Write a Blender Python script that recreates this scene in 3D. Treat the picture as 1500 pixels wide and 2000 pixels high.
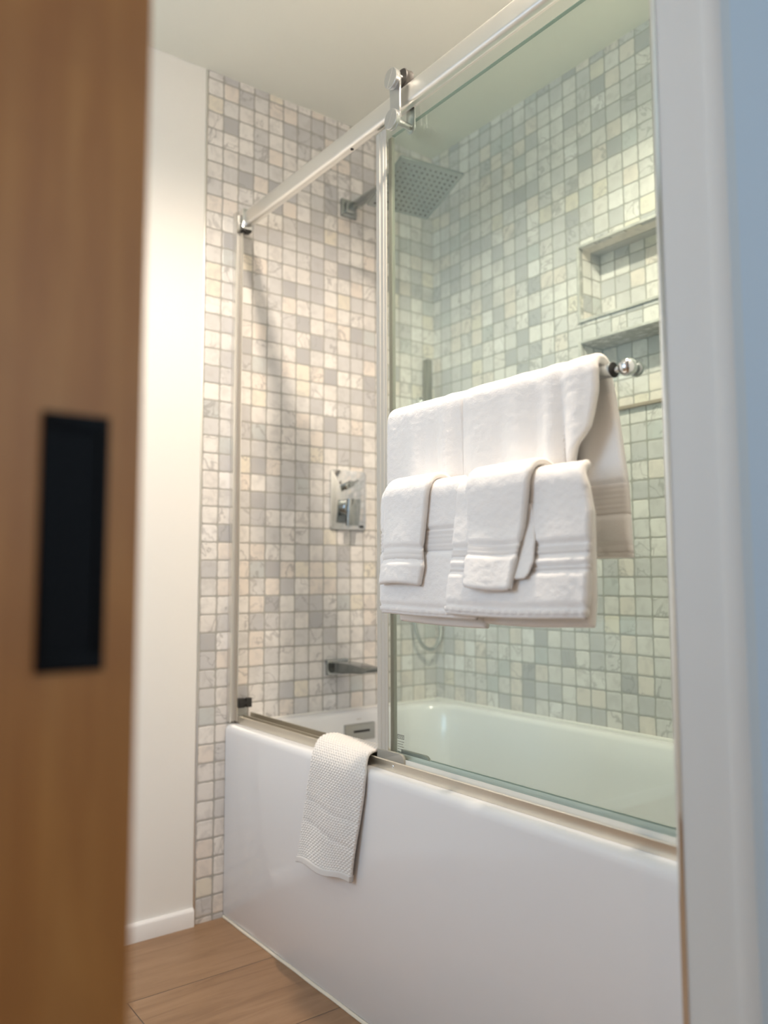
import bpy, bmesh, math, random
import numpy as np
from mathutils import Vector, Matrix

for o in list(bpy.data.objects):
    bpy.data.objects.remove(o, do_unlink=True)
scn = bpy.context.scene
COL = scn.collection
PI = math.pi

# ------------------------------------------------------------------ camera
cam = bpy.data.cameras.new('camera')
cam_o = bpy.data.objects.new('camera', cam)
COL.objects.link(cam_o)
scn.camera = cam_o
cam.sensor_fit = 'HORIZONTAL'
cam.sensor_width = 36.0
cam.lens = 1576.6 / 1500 * 36
cam.shift_x = 12.47 / 1500
cam.shift_y = -7.65 / 1500
cam.clip_start = 0.02
cam_o.location = (2.1134, -1.0282, 0.9296)
fw = Vector((-0.80108018, 0.59232831, 0.08612621))
rt = Vector((0.59436803, 0.80418955, -0.00241264))
up = Vector((0.07069087, -0.04925795, 0.99628131))
M = Matrix((rt, up, -fw)).transposed()
cam_o.rotation_euler = M.to_euler()
cam.dof.use_dof = True
cam.dof.focus_distance = 1.58
cam.dof.aperture_fstop = cam.lens / 13.5

# ------------------------------------------------------------------ world, lights, exposure
scn.view_settings.view_transform = 'Standard'
scn.view_settings.look = 'None'
scn.view_settings.exposure = 0.62
scn.view_settings.gamma = 1.0
scn.view_settings.use_curve_mapping = False
w = bpy.data.worlds.new('world')
scn.world = w
w.use_nodes = True
w.node_tree.nodes['Background'].inputs['Color'].default_value = (0.50, 0.72, 1.0, 1)
w.node_tree.nodes['Background'].inputs['Strength'].default_value = 0.8


def area(name, loc, rot, sx, sy, power, color, spread=PI):
    l = bpy.data.lights.new(name, 'AREA')
    l.shape = 'RECTANGLE'
    l.size, l.size_y = sx, sy
    l.energy = power
    l.color = color
    l.spread = spread
    o = bpy.data.objects.new(name, l)
    o.location = loc
    o.rotation_euler = rot
    COL.objects.link(o)
    return o


def spot(name, loc, power, color, angle=150, blend=0.6, radius=0.04, rot=(0, 0, 0)):
    l = bpy.data.lights.new(name, 'SPOT')
    l.energy = power
    l.color = color
    l.spot_size = math.radians(angle)
    l.spot_blend = blend
    l.shadow_soft_size = radius
    o = bpy.data.objects.new(name, l)
    o.location = loc
    o.rotation_euler = rot
    COL.objects.link(o)
    return o


WARM = (1.0, 0.845, 0.69)
DAY = (0.55, 0.76, 1.0)
DOWN = [(1.20, -0.07), (1.05, -1.10)]
spot('downlight_bulb', (DOWN[0][0], DOWN[0][1], 2.405), 60, WARM, 158, 0.5, 0.028)
spot('downlight_bulb', (DOWN[1][0], DOWN[1][1], 2.405), 4.5, WARM, 150, 0.6)
# daylight of the bathroom window (in the wall opposite the tub) and of the hall window
area('bathroom_window_daylight', (0.80, -2.17, 1.45), (PI / 2, 0, 0), 0.8, 1.0, 8, DAY)
area('hall_window_daylight', (4.17, 0.30, 1.65), (0, PI / 2, 0), 1.1, 1.2, 11, DAY)
# ceiling lamp of the hall
spot('hall_ceiling_bulb', (2.75, -1.35, 2.405), 9, (1.0, 0.78, 0.56), 160, 0.5)


# ------------------------------------------------------------------ helpers: materials
def mat(name, color, rough=0.5, metal=0.0, spec=0.5, sheen=0.0, coat=0.0):
    m = bpy.data.materials.new(name)
    m.use_nodes = True
    b = m.node_tree.nodes['Principled BSDF']
    b.inputs['Base Color'].default_value = (*color, 1)
    b.inputs['Roughness'].default_value = rough
    b.inputs['Metallic'].default_value = metal
    b.inputs['Specular IOR Level'].default_value = spec
    if sheen:
        b.inputs['Sheen Weight'].default_value = sheen
        b.inputs['Sheen Roughness'].default_value = 0.5
    if coat:
        b.inputs['Coat Weight'].default_value = coat
        b.inputs['Coat Roughness'].default_value = 0.1
    return m


class NT:
    """short node builder"""
    def __init__(s, m):
        s.t = m.node_tree
        s.b = s.t.nodes['Principled BSDF']

    def n(s, kind, **k):
        nd = s.t.nodes.new(kind)
        for a, v in k.items():
            setattr(nd, a, v)
        return nd

    def put(s, sock, v):
        if isinstance(v, bpy.types.NodeSocket):
            s.t.links.new(v, sock)
        else:
            sock.default_value = v

    def m(s, op, a, b=0.0, c=0.0):
        nd = s.n('ShaderNodeMath', operation=op)
        for i, v in enumerate((a, b, c)):
            s.put(nd.inputs[i], v)
        return nd.outputs[0]

    def smooth(s, x, lo, hi):
        nd = s.n('ShaderNodeMapRange', interpolation_type='SMOOTHSTEP')
        s.put(nd.inputs['Value'], x)
        nd.inputs['From Min'].default_value = lo
        nd.inputs['From Max'].default_value = hi
        return nd.outputs['Result']

    def mix(s, f, a, b, blend='MIX'):
        nd = s.n('ShaderNodeMix', data_type='RGBA', blend_type=blend)
        s.put(nd.inputs[0], f)
        s.put(nd.inputs[6], a)
        s.put(nd.inputs[7], b)
        return nd.outputs[2]

    def ramp(s, x, stops, interp='LINEAR'):
        nd = s.n('ShaderNodeValToRGB')
        nd.color_ramp.interpolation = interp
        e = nd.color_ramp.elements
        while len(e) < len(stops):
            e.new(0.5)
        for el, (p, c) in zip(e, stops):
            el.position = p
            el.color = (*c, 1)
        s.put(nd.inputs[0], x)
        return nd.outputs[0]

    def noise(s, vec, scale, detail=2.0, rough=0.5, dist=0.0, w=None):
        nd = s.n('ShaderNodeTexNoise')
        if w is not None:
            nd.noise_dimensions = '4D'
            s.put(nd.inputs['W'], w)
        s.put(nd.inputs['Vector'], vec)
        nd.inputs['Scale'].default_value = scale
        nd.inputs['Detail'].default_value = detail
        nd.inputs['Roughness'].default_value = rough
        nd.inputs['Distortion'].default_value = dist
        return nd.outputs['Fac']

    def pos(s):
        g = s.n('ShaderNodeNewGeometry')
        x = s.n('ShaderNodeSeparateXYZ')
        s.t.links.new(g.outputs['Position'], x.inputs[0])
        return g.outputs['Position'], x.outputs[0], x.outputs[1], x.outputs[2]

    def vec(s, x, y, z=0.0):
        c = s.n('ShaderNodeCombineXYZ')
        for i, v in enumerate((x, y, z)):
            s.put(c.inputs[i], v)
        return c.outputs[0]

    def bump(s, h, strength, distance):
        nd = s.n('ShaderNodeBump')
        nd.inputs['Strength'].default_value = strength
        nd.inputs['Distance'].default_value = distance
        s.put(nd.inputs['Height'], h)
        s.t.links.new(nd.outputs[0], s.b.inputs['Normal'])


T = 0.0508
Z0 = 2.4029
Y0 = -0.0821
W = 0.7811
X0 = 1.788 * T
CEIL = 2.425
XR = 1.53        # inner face of the wall with the doorway


def tile_material(name, axis, off):
    m = mat(name, (0.7, 0.68, 0.65), 0.32)
    k = NT(m)
    p, x, y, z = k.pos()
    wob = k.noise(p, 45, 2, 0.6)
    wob2 = k.m('MULTIPLY', k.m('SUBTRACT', wob, 0.5), 0.10)
    a = x if axis == 'x' else y
    u = k.m('DIVIDE', k.m('SUBTRACT', a, off), T)
    v = k.m('DIVIDE', k.m('SUBTRACT', Z0, z), T)
    fu, fv = k.m('FLOOR', u), k.m('FLOOR', v)
    wn = k.n('ShaderNodeTexWhiteNoise', noise_dimensions='3D')
    k.put(wn.inputs['Vector'], k.vec(fu, fv, 3.0 if axis == 'x' else 7.0))
    wn2 = k.n('ShaderNodeTexWhiteNoise', noise_dimensions='3D')
    k.put(wn2.inputs['Vector'], k.vec(fu, fv, 13.0 if axis == 'x' else 17.0))
    du = k.m('ADD', k.m('SUBTRACT', k.m('FRACT', u), 0.5), wob2)
    dv = k.m('ADD', k.m('SUBTRACT', k.m('FRACT', v), 0.5), k.m('MULTIPLY', wob2, -0.8))
    pw = 11.0
    d = k.m('POWER', k.m('ADD', k.m('POWER', k.m('ABSOLUTE', du), pw), k.m('POWER', k.m('ABSOLUTE', dv), pw)), 1 / pw)
    grout = k.smooth(d, 0.447, 0.473)
    base = k.ramp(wn.outputs['Value'], [
        (0.0, (0.81, 0.785, 0.75)), (0.18, (0.77, 0.74, 0.705)), (0.33, (0.715, 0.70, 0.68)),
        (0.46, (0.65, 0.64, 0.63)), (0.60, (0.575, 0.57, 0.57)), (0.72, (0.79, 0.725, 0.66)),
        (0.83, (0.78, 0.73, 0.63)), (0.87, (0.47, 0.47, 0.475)), (0.915, (0.58, 0.60, 0.59)),
        (0.96, (0.84, 0.82, 0.80))], 'CONSTANT')
    cloud = k.noise(p, 30, 4, 0.6, 0.6, k.m('MULTIPLY', wn.outputs['Value'], 40))
    base = k.mix(k.m('MULTIPLY', k.smooth(cloud, 0.42, 0.70), 0.5), base, (0.50, 0.485, 0.47, 1))
    vein = k.noise(p, 10, 3, 0.55, 0.9, k.m('MULTIPLY', wn2.outputs['Value'], 60))
    vn = k.m('ABSOLUTE', k.m('SUBTRACT', vein, 0.5))
    vmask = k.m('MULTIPLY', k.m('SUBTRACT', 1.0, k.smooth(vn, 0.003, 0.022)), k.smooth(wn2.outputs['Value'], 0.40, 0.75))
    base = k.mix(k.m('MULTIPLY', vmask, 0.48), base, (0.27, 0.26, 0.255, 1))
    col = k.mix(grout, base, (0.39, 0.38, 0.35, 1))
    k.put(k.b.inputs['Base Color'], col)
    k.put(k.b.inputs['Roughness'], k.m('ADD', 0.30, k.m('MULTIPLY', grout, 0.5)))
    k.bump(k.m('SUBTRACT', k.m('MULTIPLY', wob, 0.12), k.smooth(d, 0.40, 0.48)), 0.5, 0.0016)
    return m


M_TL = tile_material('marble_mosaic_side', 'y', Y0)
M_TB = tile_material('marble_mosaic_back', 'x', X0)

M_PAINT = mat('white_wall_paint', (0.84, 0.825, 0.785), 0.55)
k = NT(M_PAINT); p, *_ = k.pos(); k.bump(k.noise(p, 160, 2), 0.06, 0.002)
M_CEIL = mat('ceiling_paint', (0.84, 0.84, 0.75), 0.7)
k = NT(M_CEIL); p, *_ = k.pos(); k.bump(k.noise(p, 120, 2), 0.06, 0.002)
M_HALL = mat('pale_blue_hall_paint', (0.68, 0.735, 0.78), 0.6)
k = NT(M_HALL); p, *_ = k.pos(); k.bump(k.noise(p, 160, 2), 0.05, 0.002)
M_GLOSSW = mat('white_satin_trim_paint', (0.73, 0.73, 0.71), 0.5, spec=0.35)
M_BASE = mat('white_baseboard_paint', (0.84, 0.82, 0.80), 0.4)
M_ACRYL = mat('white_acrylic', (0.84, 0.84, 0.845), 0.12, coat=0.3)
M_CAULK = mat('cream_caulk', (0.80, 0.73, 0.60), 0.6)
M_CHROME = mat('chrome', (0.72, 0.74, 0.75), 0.07, 1.0)
M_CHROME_REFL = mat('chrome_dark_reflection_tone', (0.40, 0.43, 0.43), 0.12, 1.0)  # chrome with its dark reflections put into the base colour
M_PLATE = mat('brushed_steel_plate', (0.30, 0.335, 0.34), 0.30, 1.0)
M_HANG = mat('polished_steel_hanger', (0.58, 0.59, 0.59), 0.28, 1.0)
M_SATIN = mat('satin_aluminium', (0.80, 0.79, 0.76), 0.30, 1.0)
k = NT(M_SATIN); p, *_ = k.pos()
k.put(k.b.inputs['Roughness'], k.m('ADD', 0.26, k.m('MULTIPLY', k.noise(p, 60, 2), 0.1)))
M_NICKEL = mat('brushed_nickel', (0.70, 0.66, 0.58), 0.33, 1.0)
M_BLACK = mat('black_enamel', (0.004, 0.004, 0.0045), 0.6, spec=0.15)
M_RUBBER = mat('black_rubber', (0.02, 0.018, 0.016), 0.5)
M_GREYPL = mat('grey_plastic_guide', (0.36, 0.345, 0.30), 0.4)
M_NOZZLE = mat('dark_rubber_nozzles', (0.04, 0.045, 0.045), 0.5)
M_HOSE = mat('steel_hose', (0.42, 0.44, 0.43), 0.3, 1.0)
k = NT(M_HOSE); p, x, y, z = k.pos()
k.bump(k.m('SINE', k.m('MULTIPLY', z, 1400.0)), 0.5, 0.001)
M_MARK = mat('etched_glass_ink', (0.16, 0.16, 0.14), 0.6)
M_GREYINK = mat('grey_printed_ink', (0.70, 0.66, 0.62), 0.5)
M_LAMP = mat('lamp_lens', (0.9, 0.9, 0.88), 0.4)
NT(M_LAMP).b.inputs['Emission Color'].default_value = (1, 0.82, 0.62, 1)
NT(M_LAMP).b.inputs['Emission Strength'].default_value = 12


def wood_door():
    m = mat('oak_veneer', (0.45, 0.2, 0.07), 0.5)
    k = NT(m)
    p, x, y, z = k.pos()
    v = k.vec(k.m('MULTIPLY', x, 14.0), k.m('MULTIPLY', y, 14.0), k.m('MULTIPLY', z, 1.1))
    g = k.noise(v, 3.0, 6, 0.6, 0.6)
    g2 = k.noise(k.vec(k.m('MULTIPLY', y, 5.0), k.m('MULTIPLY', z, 2.2), x), 2.2, 3, 0.5, 0.8)
    c = k.ramp(g, [(0.25, (0.42, 0.150, 0.030)), (0.55, (0.55, 0.225, 0.052)), (0.85, (0.64, 0.30, 0.085))])
    c = k.mix(k.m('MULTIPLY', k.smooth(g2, 0.35, 0.7), 0.40), c, (0.30, 0.105, 0.03, 1))
    k.put(k.b.inputs['Base Color'], c)
    k.bump(g, 0.1, 0.002)
    return m


M_OAK = wood_door()


def floor_material():
    m = mat('oak_plank_floor', (0.4, 0.25, 0.14), 0.38)
    k = NT(m)
    p, x, y, z = k.pos()
    PW, PL = 0.293, 1.22
    u = k.m('DIVIDE', k.m('SUBTRACT', x, 0.29), PW)
    row = k.m('FLOOR', u)
    wn = k.n('ShaderNodeTexWhiteNoise', noise_dimensions='1D')
    k.put(wn.inputs['W'], k.m('ADD', row, 3.3))
    # joints: plank 0 ends at y=-0.367, the others are staggered by half a plank
    stag = k.m('MULTIPLY', k.m('ABSOLUTE', k.m('MODULO', row, 2.0)), 0.5)
    v = k.m('ADD', k.m('DIVIDE', k.m('ADD', y, 0.367), PL), stag)
    fv = k.m('FLOOR', v)
    wn3 = k.n('ShaderNodeTexWhiteNoise', noise_dimensions='2D')
    k.put(wn3.inputs['Vector'], k.vec(row, fv))
    eu = k.m('MULTIPLY', k.m('SUBTRACT', 0.5, k.m('ABSOLUTE', k.m('SUBTRACT', k.m('FRACT', u), 0.5))), PW)
    ev = k.m('MULTIPLY', k.m('SUBTRACT', 0.5, k.m('ABSOLUTE', k.m('SUBTRACT', k.m('FRACT', v), 0.5))), PL)
    e = k.m('MINIMUM', eu, ev)
    gap = k.m('SUBTRACT', 1.0, k.smooth(e, 0.0006, 0.0016))
    off = k.m('MULTIPLY', wn3.outputs['Value'], 9.0)
    vv = k.vec(k.m('MULTIPLY', x, 15.0), k.m('MULTIPLY', y, 1.6), off)
    g = k.noise(vv, 2.4, 7, 0.62, 0.9)
    g2 = k.noise(k.vec(k.m('MULTIPLY', x, 70.0), k.m('MULTIPLY', y, 5.0), off), 2.0, 4, 0.6, 0.2)
    c = k.ramp(g, [(0.25, (0.205, 0.110, 0.053)), (0.5, (0.305, 0.178, 0.094)), (0.8, (0.39, 0.242, 0.138))])
    c = k.mix(k.m('MULTIPLY', g2, 0.35), c, (0.26, 0.15, 0.08, 1))
    c = k.mix(gap, c, (0.07, 0.045, 0.03, 1))
    k.put(k.b.inputs['Base Color'], c)
    k.bump(k.m('SUBTRACT', k.m('MULTIPLY', g2, 0.2), gap), 0.3, 0.001)
    return m


M_FLOOR = floor_material()


def terry(name, color, scale=420):
    m = mat(name, color, 0.95, spec=0.1, sheen=0.25)
    k = NT(m)
    p, *_ = k.pos()
    a = k.noise(p, scale, 3, 0.7)
    b = k.noise(p, scale * 0.28, 2, 0.6)
    k.bump(k.m('ADD', a, k.m('MULTIPLY', b, 0.4)), 0.45, 0.0018)
    return m


M_TERRY = terry('white_terry', (0.94, 0.905, 0.865))
M_HEM = terry('white_woven_hem', (0.90, 0.855, 0.81), 900)
M_MAT = terry('cream_cotton_weave', (0.87, 0.835, 0.79), 700)
M_MATHEM = terry('pale_grey_cotton_tape', (0.74, 0.715, 0.69), 900)


def glass_material():
    m = bpy.data.materials.new('clear_green_glass')
    m.use_nodes = True
    t = m.node_tree
    t.nodes.clear()
    out = t.nodes.new('ShaderNodeOutputMaterial')
    mx = t.nodes.new('ShaderNodeMixShader')
    tr = t.nodes.new('ShaderNodeBsdfTransparent')
    gl = t.nodes.new('ShaderNodeBsdfGlossy')
    fr = t.nodes.new('ShaderNodeFresnel')
    ge = t.nodes.new('ShaderNodeNewGeometry')
    mr = t.nodes.new('ShaderNodeMapRange')      # the node inverts the index on back faces; undo that for a thin pane
    mr.inputs['To Min'].default_value = 1.45
    mr.inputs['To Max'].default_value = 1 / 1.45
    t.links.new(ge.outputs['Backfacing'], mr.inputs['Value'])
    t.links.new(mr.outputs['Result'], fr.inputs['IOR'])
    tr.inputs['Color'].default_value = (0.934, 0.968, 0.953, 1)
    gl.inputs['Roughness'].default_value = 0.0
    gl.inputs['Color'].default_value = (0.95, 1, 0.98, 1)
    t.links.new(fr.outputs[0], mx.inputs[0])
    t.links.new(tr.outputs[0], mx.inputs[1])
    t.links.new(gl.outputs[0], mx.inputs[2])
    t.links.new(mx.outputs[0], out.inputs[0])
    return m


M_GLASS = glass_material()
M_GASKET = mat('white_gasket', (0.88, 0.87, 0.80), 0.4)
M_SEAL = mat('translucent_edge_seal', (0.64, 0.61, 0.54), 0.25)
_b = M_SEAL.node_tree.nodes['Principled BSDF']
_b.inputs['Alpha'].default_value = 0.85
M_EDGE = mat('polished_glass_edge', (0.30, 0.42, 0.36), 0.15)


# ------------------------------------------------------------------ helpers: meshes
def bm_box(bm, lo, hi, bevel=0.0, seg=2):
    r = bmesh.ops.create_cube(bm, size=1.0)
    vs = r['verts']
    lo, hi = Vector(lo), Vector(hi)
    c, s = (lo + hi) / 2, hi - lo
    for v in vs:
        v.co = Vector((v.co.x * s.x, v.co.y * s.y, v.co.z * s.z)) + c
    if bevel > 0:
        es = list({e for v in vs for e in v.link_edges})
        bmesh.ops.bevel(bm, geom=es, offset=bevel, segments=seg, profile=0.5, affect='EDGES', clamp_overlap=True)


def frame_of(d):
    d = d.normalized()
    a = Vector((0, 0, 1)) if abs(d.z) < 0.9 else Vector((1, 0, 0))
    u = d.cross(a).normalized()
    return u, d.cross(u).normalized()


def bm_lathe(bm, p0, axis, prof, n=32):
    """prof: list of (distance along axis, radius)"""
    p0, axis = Vector(p0), Vector(axis).normalized()
    u, v = frame_of(axis)
    rings = []
    for d, r in prof:
        if r <= 1e-6:
            rings.append([bm.verts.new(p0 + axis * d)])
        else:
            rings.append([bm.verts.new(p0 + axis * d + (u * math.cos(2 * PI * i / n) + v * math.sin(2 * PI * i / n)) * r) for i in range(n)])
    for a, b in zip(rings, rings[1:]):
        for i in range(n):
            j = (i + 1) % n
            if len(a) == 1 and len(b) == 1:
                continue
            if len(a) == 1:
                bm.faces.new((a[0], b[j], b[i]))
            elif len(b) == 1:
                bm.faces.new((a[i], a[j], b[0]))
            else:
                bm.faces.new((a[i], a[j], b[j], b[i]))
    if len(rings[0]) > 1:
        bm.faces.new(list(reversed(rings[0])))
    if len(rings[-1]) > 1:
        bm.faces.new(rings[-1])


def disc_prof(r, h, b=0.002):
    return [(0, 0), (0, r - b), (b * 0.3, r - b * 0.3), (b, r), (h - b, r), (h - b * 0.3, r - b * 0.3), (h, r - b), (h, 0)]


def bm_tube(bm, pts, r, n=16):
    pts = [Vector(q) for q in pts]
    prev = None
    rings = []
    for i, q in enumerate(pts):
        d = (pts[min(i + 1, len(pts) - 1)] - pts[max(i - 1, 0)]).normalized()
        if prev is None:
            u, v = frame_of(d)
        else:
            u = (prev - d * prev.dot(d)).normalized()
            v = d.cross(u)
        prev = u
        rings.append([bm.verts.new(q + (u * math.cos(2 * PI * j / n) + v * math.sin(2 * PI * j / n)) * r) for j in range(n)])
    for a, b in zip(rings, rings[1:]):
        for j in range(n):
            bm.faces.new((a[j], a[(j + 1) % n], b[(j + 1) % n], b[j]))
    bm.faces.new(list(reversed(rings[0])))
    bm.faces.new(rings[-1])


def bm_extrude_poly(bm, poly, axis, a, b, bevel=0.0):
    """poly: 2-D points in the plane perpendicular to axis ('x': (y,z), 'y': (x,z), 'z': (x,y))"""
    def P(q, t):
        return {'x': (t, q[0], q[1]), 'y': (q[0], t, q[1]), 'z': (q[0], q[1], t)}[axis]
    A = [bm.verts.new(P(q, a)) for q in poly]
    B = [bm.verts.new(P(q, b)) for q in poly]
    n = len(poly)
    for i in range(n):
        bm.faces.new((A[i], A[(i + 1) % n], B[(i + 1) % n], B[i]))
    fa, fb = bm.faces.new(list(reversed(A))), bm.faces.new(B)
    if bevel:
        es = list(set(fa.edges) | set(fb.edges))
        bmesh.ops.bevel(bm, geom=es, offset=bevel, segments=2, profile=0.5, affect='EDGES', clamp_overlap=True)


def rrect(x0, x1, y0, y1, r, n=6):
    out = []
    for cx, cy, a0 in ((x1 - r, y1 - r, 0), (x0 + r, y1 - r, 90), (x0 + r, y0 + r, 180), (x1 - r, y0 + r, 270)):
        for i in range(n + 1):
            a = math.radians(a0 + 90 * i / n)
            out.append((cx + r * math.cos(a), cy + r * math.sin(a)))
    return out


def wpos(o):
    v = Vector((0, 0, 0))
    while o is not None:
        v += o.location
        o = o.parent
    return v


def obj(name, bm, m, parent=None, smooth=True, angle=35, label=None, origin=None):
    bmesh.ops.recalc_face_normals(bm, faces=bm.faces[:])
    me = bpy.data.meshes.new(name)
    off = wpos(parent) if parent is not None else Vector(origin or (0, 0, 0))
    for v in bm.verts:
        v.co -= off
    bm.to_mesh(me)
    bm.free()
    o = bpy.data.objects.new(name, me)
    COL.objects.link(o)
    for q in (m if isinstance(m, (list, tuple)) else [m]):
        me.materials.append(q)
    if parent is not None:
        o.parent = parent
    elif origin:
        o.location = origin
    if smooth:
        for f in me.polygons:
            f.use_smooth = True
        me.set_sharp_from_angle(angle=math.radians(angle))
    if label:
        o['label'] = label
    return o


def box(name, lo, hi, m, parent=None, bevel=0.0, label=None, origin=None):
    bm = bmesh.new()
    bm_box(bm, lo, hi, bevel)
    return obj(name, bm, m, parent, smooth=bevel > 0, label=label, origin=origin)


def struct(o):
    o['kind'] = 'structure'
    return o


def thing(name, label, cat, loc, group=None):
    o = bpy.data.objects.new(name, None)
    o.empty_display_size = 0.05
    COL.objects.link(o)
    o.location = loc
    o['label'] = label
    o['category'] = cat
    if group:
        o['group'] = group
    return o


# ------------------------------------------------------------------ setting
YB = -2.10       # wall opposite the tub
XH = 4.10        # far wall of the hall
struct(box('floor', (-0.12, -3.2, -0.05), (XH + 0.1, W + 0.15, 0.0), M_FLOOR))
bm = bmesh.new()
bm_box(bm, (-0.12, -3.2, CEIL), (XH + 0.1, W + 0.15, CEIL + 0.08))
struct(obj('ceiling', bm, M_CEIL, smooth=False))
# painted side wall, and the tiled end of the alcove in the same plane
struct(box('wall_left', (-0.10, -3.2, 0), (-0.002, Y0 - 0.006, CEIL), M_PAINT))
struct(box('wall_shower', (-0.10, Y0, 0), (0.0, W + 0.14, CEIL), M_TL))
struct(box('trim_1', (-0.10, Y0 - 0.006, 0), (0.0015, Y0, CEIL), M_SATIN, bevel=0.001))
bm = bmesh.new()
bm_extrude_poly(bm, [(-0.002, 0.0), (0.011, 0.0), (0.011, 0.038), (0.0085, 0.043), (0.004, 0.0455), (-0.002, 0.0455)], 'y', -2.10, Y0 - 0.006)
struct(obj('baseboard_left', bm, M_BASE))

# back wall with two recessed niches
NX0, NX1 = 0.648, 1.000
NICHES = [(1.662, 1.872), (1.389, 1.592)]
ND = 0.090
bm = bmesh.new()
# front skin as strips around the openings (12 mm thick so that it is solid), then the recess boxes
def strip(x0, x1, z0, z1):
    bm_box(bm, (x0, W, z0), (x1, W + 0.012, z1))
strip(0, NX0, 0, CEIL)
strip(NX1, XR + 0.002, 0, CEIL)
strip(NX0, NX1, 0, NICHES[1][0])
strip(NX0, NX1, NICHES[1][1], NICHES[0][0])
strip(NX0, NX1, NICHES[0][1], CEIL)
for z0, z1 in NICHES:
    bm_box(bm, (NX0, W + ND, z0), (NX1, W + ND + 0.01, z1))
bm_box(bm, (0, W + ND + 0.01, 0), (XR + 0.002, W + 0.14, CEIL))
struct(obj('wall_back', bm, M_TB, smooth=False))
bm = bmesh.new()
for z0, z1 in NICHES:
    bm_box(bm, (NX0 - 0.010, W + 0.012, z0), (NX0, W + ND, z1))
    bm_box(bm, (NX1, W + 0.012, z0), (NX1 + 0.010, W + ND, z1))
    bm_box(bm, (NX0 - 0.010, W + 0.012, z1), (NX1 + 0.010, W + ND, z1 + 0.010))
    bm_box(bm, (NX0 - 0.010, W + 0.012, z0 - 0.010), (NX1 + 0.010, W + ND, z0))
struct(obj('wall_niche', bm, M_TL, smooth=False))
M_PENCIL = mat('grey_marble_edging', (0.56, 0.56, 0.52), 0.3)
k = NT(M_PENCIL); p, *_ = k.pos()
k.put(k.b.inputs['Base Color'], k.ramp(k.noise(p, 22, 3, 0.6, 0.8), [(0.3, (0.46, 0.45, 0.42)), (0.7, (0.66, 0.655, 0.62))]))
M_SILL = mat('brown_marble_sill', (0.36, 0.30, 0.24), 0.3)
for i, (z0, z1) in enumerate(NICHES):
    bm = bmesh.new()
    e = 0.009
    bm_box(bm, (NX0 - e, W - 0.006, z0 - e), (NX0, W, z1 + e), 0.002)
    bm_box(bm, (NX1, W - 0.006, z0 - e), (NX1 + e, W, z1 + e), 0.002)
    bm_box(bm, (NX0, W - 0.006, z1), (NX1, W, z1 + e), 0.002)
    if i == 0:
        bm_box(bm, (NX0, W - 0.006, z0 - e), (NX1, W, z0), 0.002)
    struct(obj('trim_%d' % (i + 2), bm, M_PENCIL))
struct(box('trim_4', (NX0, W - 0.012, NICHES[1][0] - 0.011), (NX1, W, NICHES[1][0] - 0.001), M_SILL, bevel=0.002))

# wall with the doorway; the pocket for the door is on the -y side of the opening
HX = 1.622       # hall face of that wall
JY = -0.157      # jamb
struct(box('wall_right', (XR, JY + 0.016, 0), (HX - 0.002, W + 0.14, CEIL), M_PAINT))
struct(box('wall_hall', (HX - 0.002, JY + 0.017, 0), (HX + 0.004, W + 0.14, CEIL), M_HALL))
bm = bmesh.new()
bm_box(bm, (XR, -3.2, 0), (XR + 0.030, -1.02, 2.08))
bm_box(bm, (HX - 0.006, -3.2, 0), (HX + 0.030, -1.02, 2.08))
bm_box(bm, (XR, -3.2, 2.08), (HX, JY + 0.016, CEIL))
struct(obj('wall_pocket', bm, M_PAINT, smooth=False))
# glossy painted jamb: flat board with rounded inner edge, then a small step towards the hall
bm = bmesh.new()
bm_extrude_poly(bm, [(XR + 0.009, JY + 0.016), (XR + 0.009, JY),
                     (XR + 0.072, JY), (XR + 0.073, JY - 0.003), (XR + 0.076, JY - 0.004), (XR + 0.092, JY - 0.004), (XR + 0.097, JY - 0.002), (XR + 0.098, JY + 0.004), (XR + 0.098, JY + 0.018), (XR + 0.08, JY + 0.018)],
                'z', 0.0, 2.08)
struct(obj('trim_5', bm, M_GLOSSW, angle=50))

# polished metal corner strip along the inner edge of the jamb
bm = bmesh.new()
bm_extrude_poly(bm, [(XR - 0.003, JY + 0.016)] + [(XR - 0.003 + 0.0075 * (1 - math.cos(a)), JY + 0.0065 - 0.0075 * math.sin(a)) for a in np.linspace(0, PI / 2, 10)] + [(XR + 0.009, JY - 0.001), (XR + 0.009, JY + 0.016)], 'z', 0.0, 2.08)
struct(obj('trim_6', bm, M_CHROME, angle=50))
# walls that close the rooms outside the picture, each with a window hole for the daylight
bm = bmesh.new()
bm_box(bm, (-0.12, YB - 0.1, 0), (0.38, YB, CEIL))
bm_box(bm, (1.22, YB - 0.1, 0), (XR, YB, CEIL))
bm_box(bm, (0.38, YB - 0.1, 0), (1.22, YB, 0.93))
bm_box(bm, (0.38, YB - 0.1, 1.97), (1.22, YB, CEIL))
struct(obj('wall_front', bm, M_PAINT, smooth=False))
bm = bmesh.new()
bm_box(bm, (XH, -3.2, 0), (XH + 0.1, -0.27, CEIL))
bm_box(bm, (XH, 0.87, 0), (XH + 0.1, W + 0.15, CEIL))
bm_box(bm, (XH, -0.27, 0), (XH + 0.1, 0.87, 1.03))
bm_box(bm, (XH, -0.27, 2.27), (XH + 0.1, 0.87, CEIL))
bm_box(bm, (HX + 0.03, -3.2, 0), (XH, -3.1, CEIL))
bm_box(bm, (HX + 0.004, W + 0.05, 0), (XH, W + 0.15, CEIL))
struct(obj('wall_rear', bm, M_PAINT, smooth=False))

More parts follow.
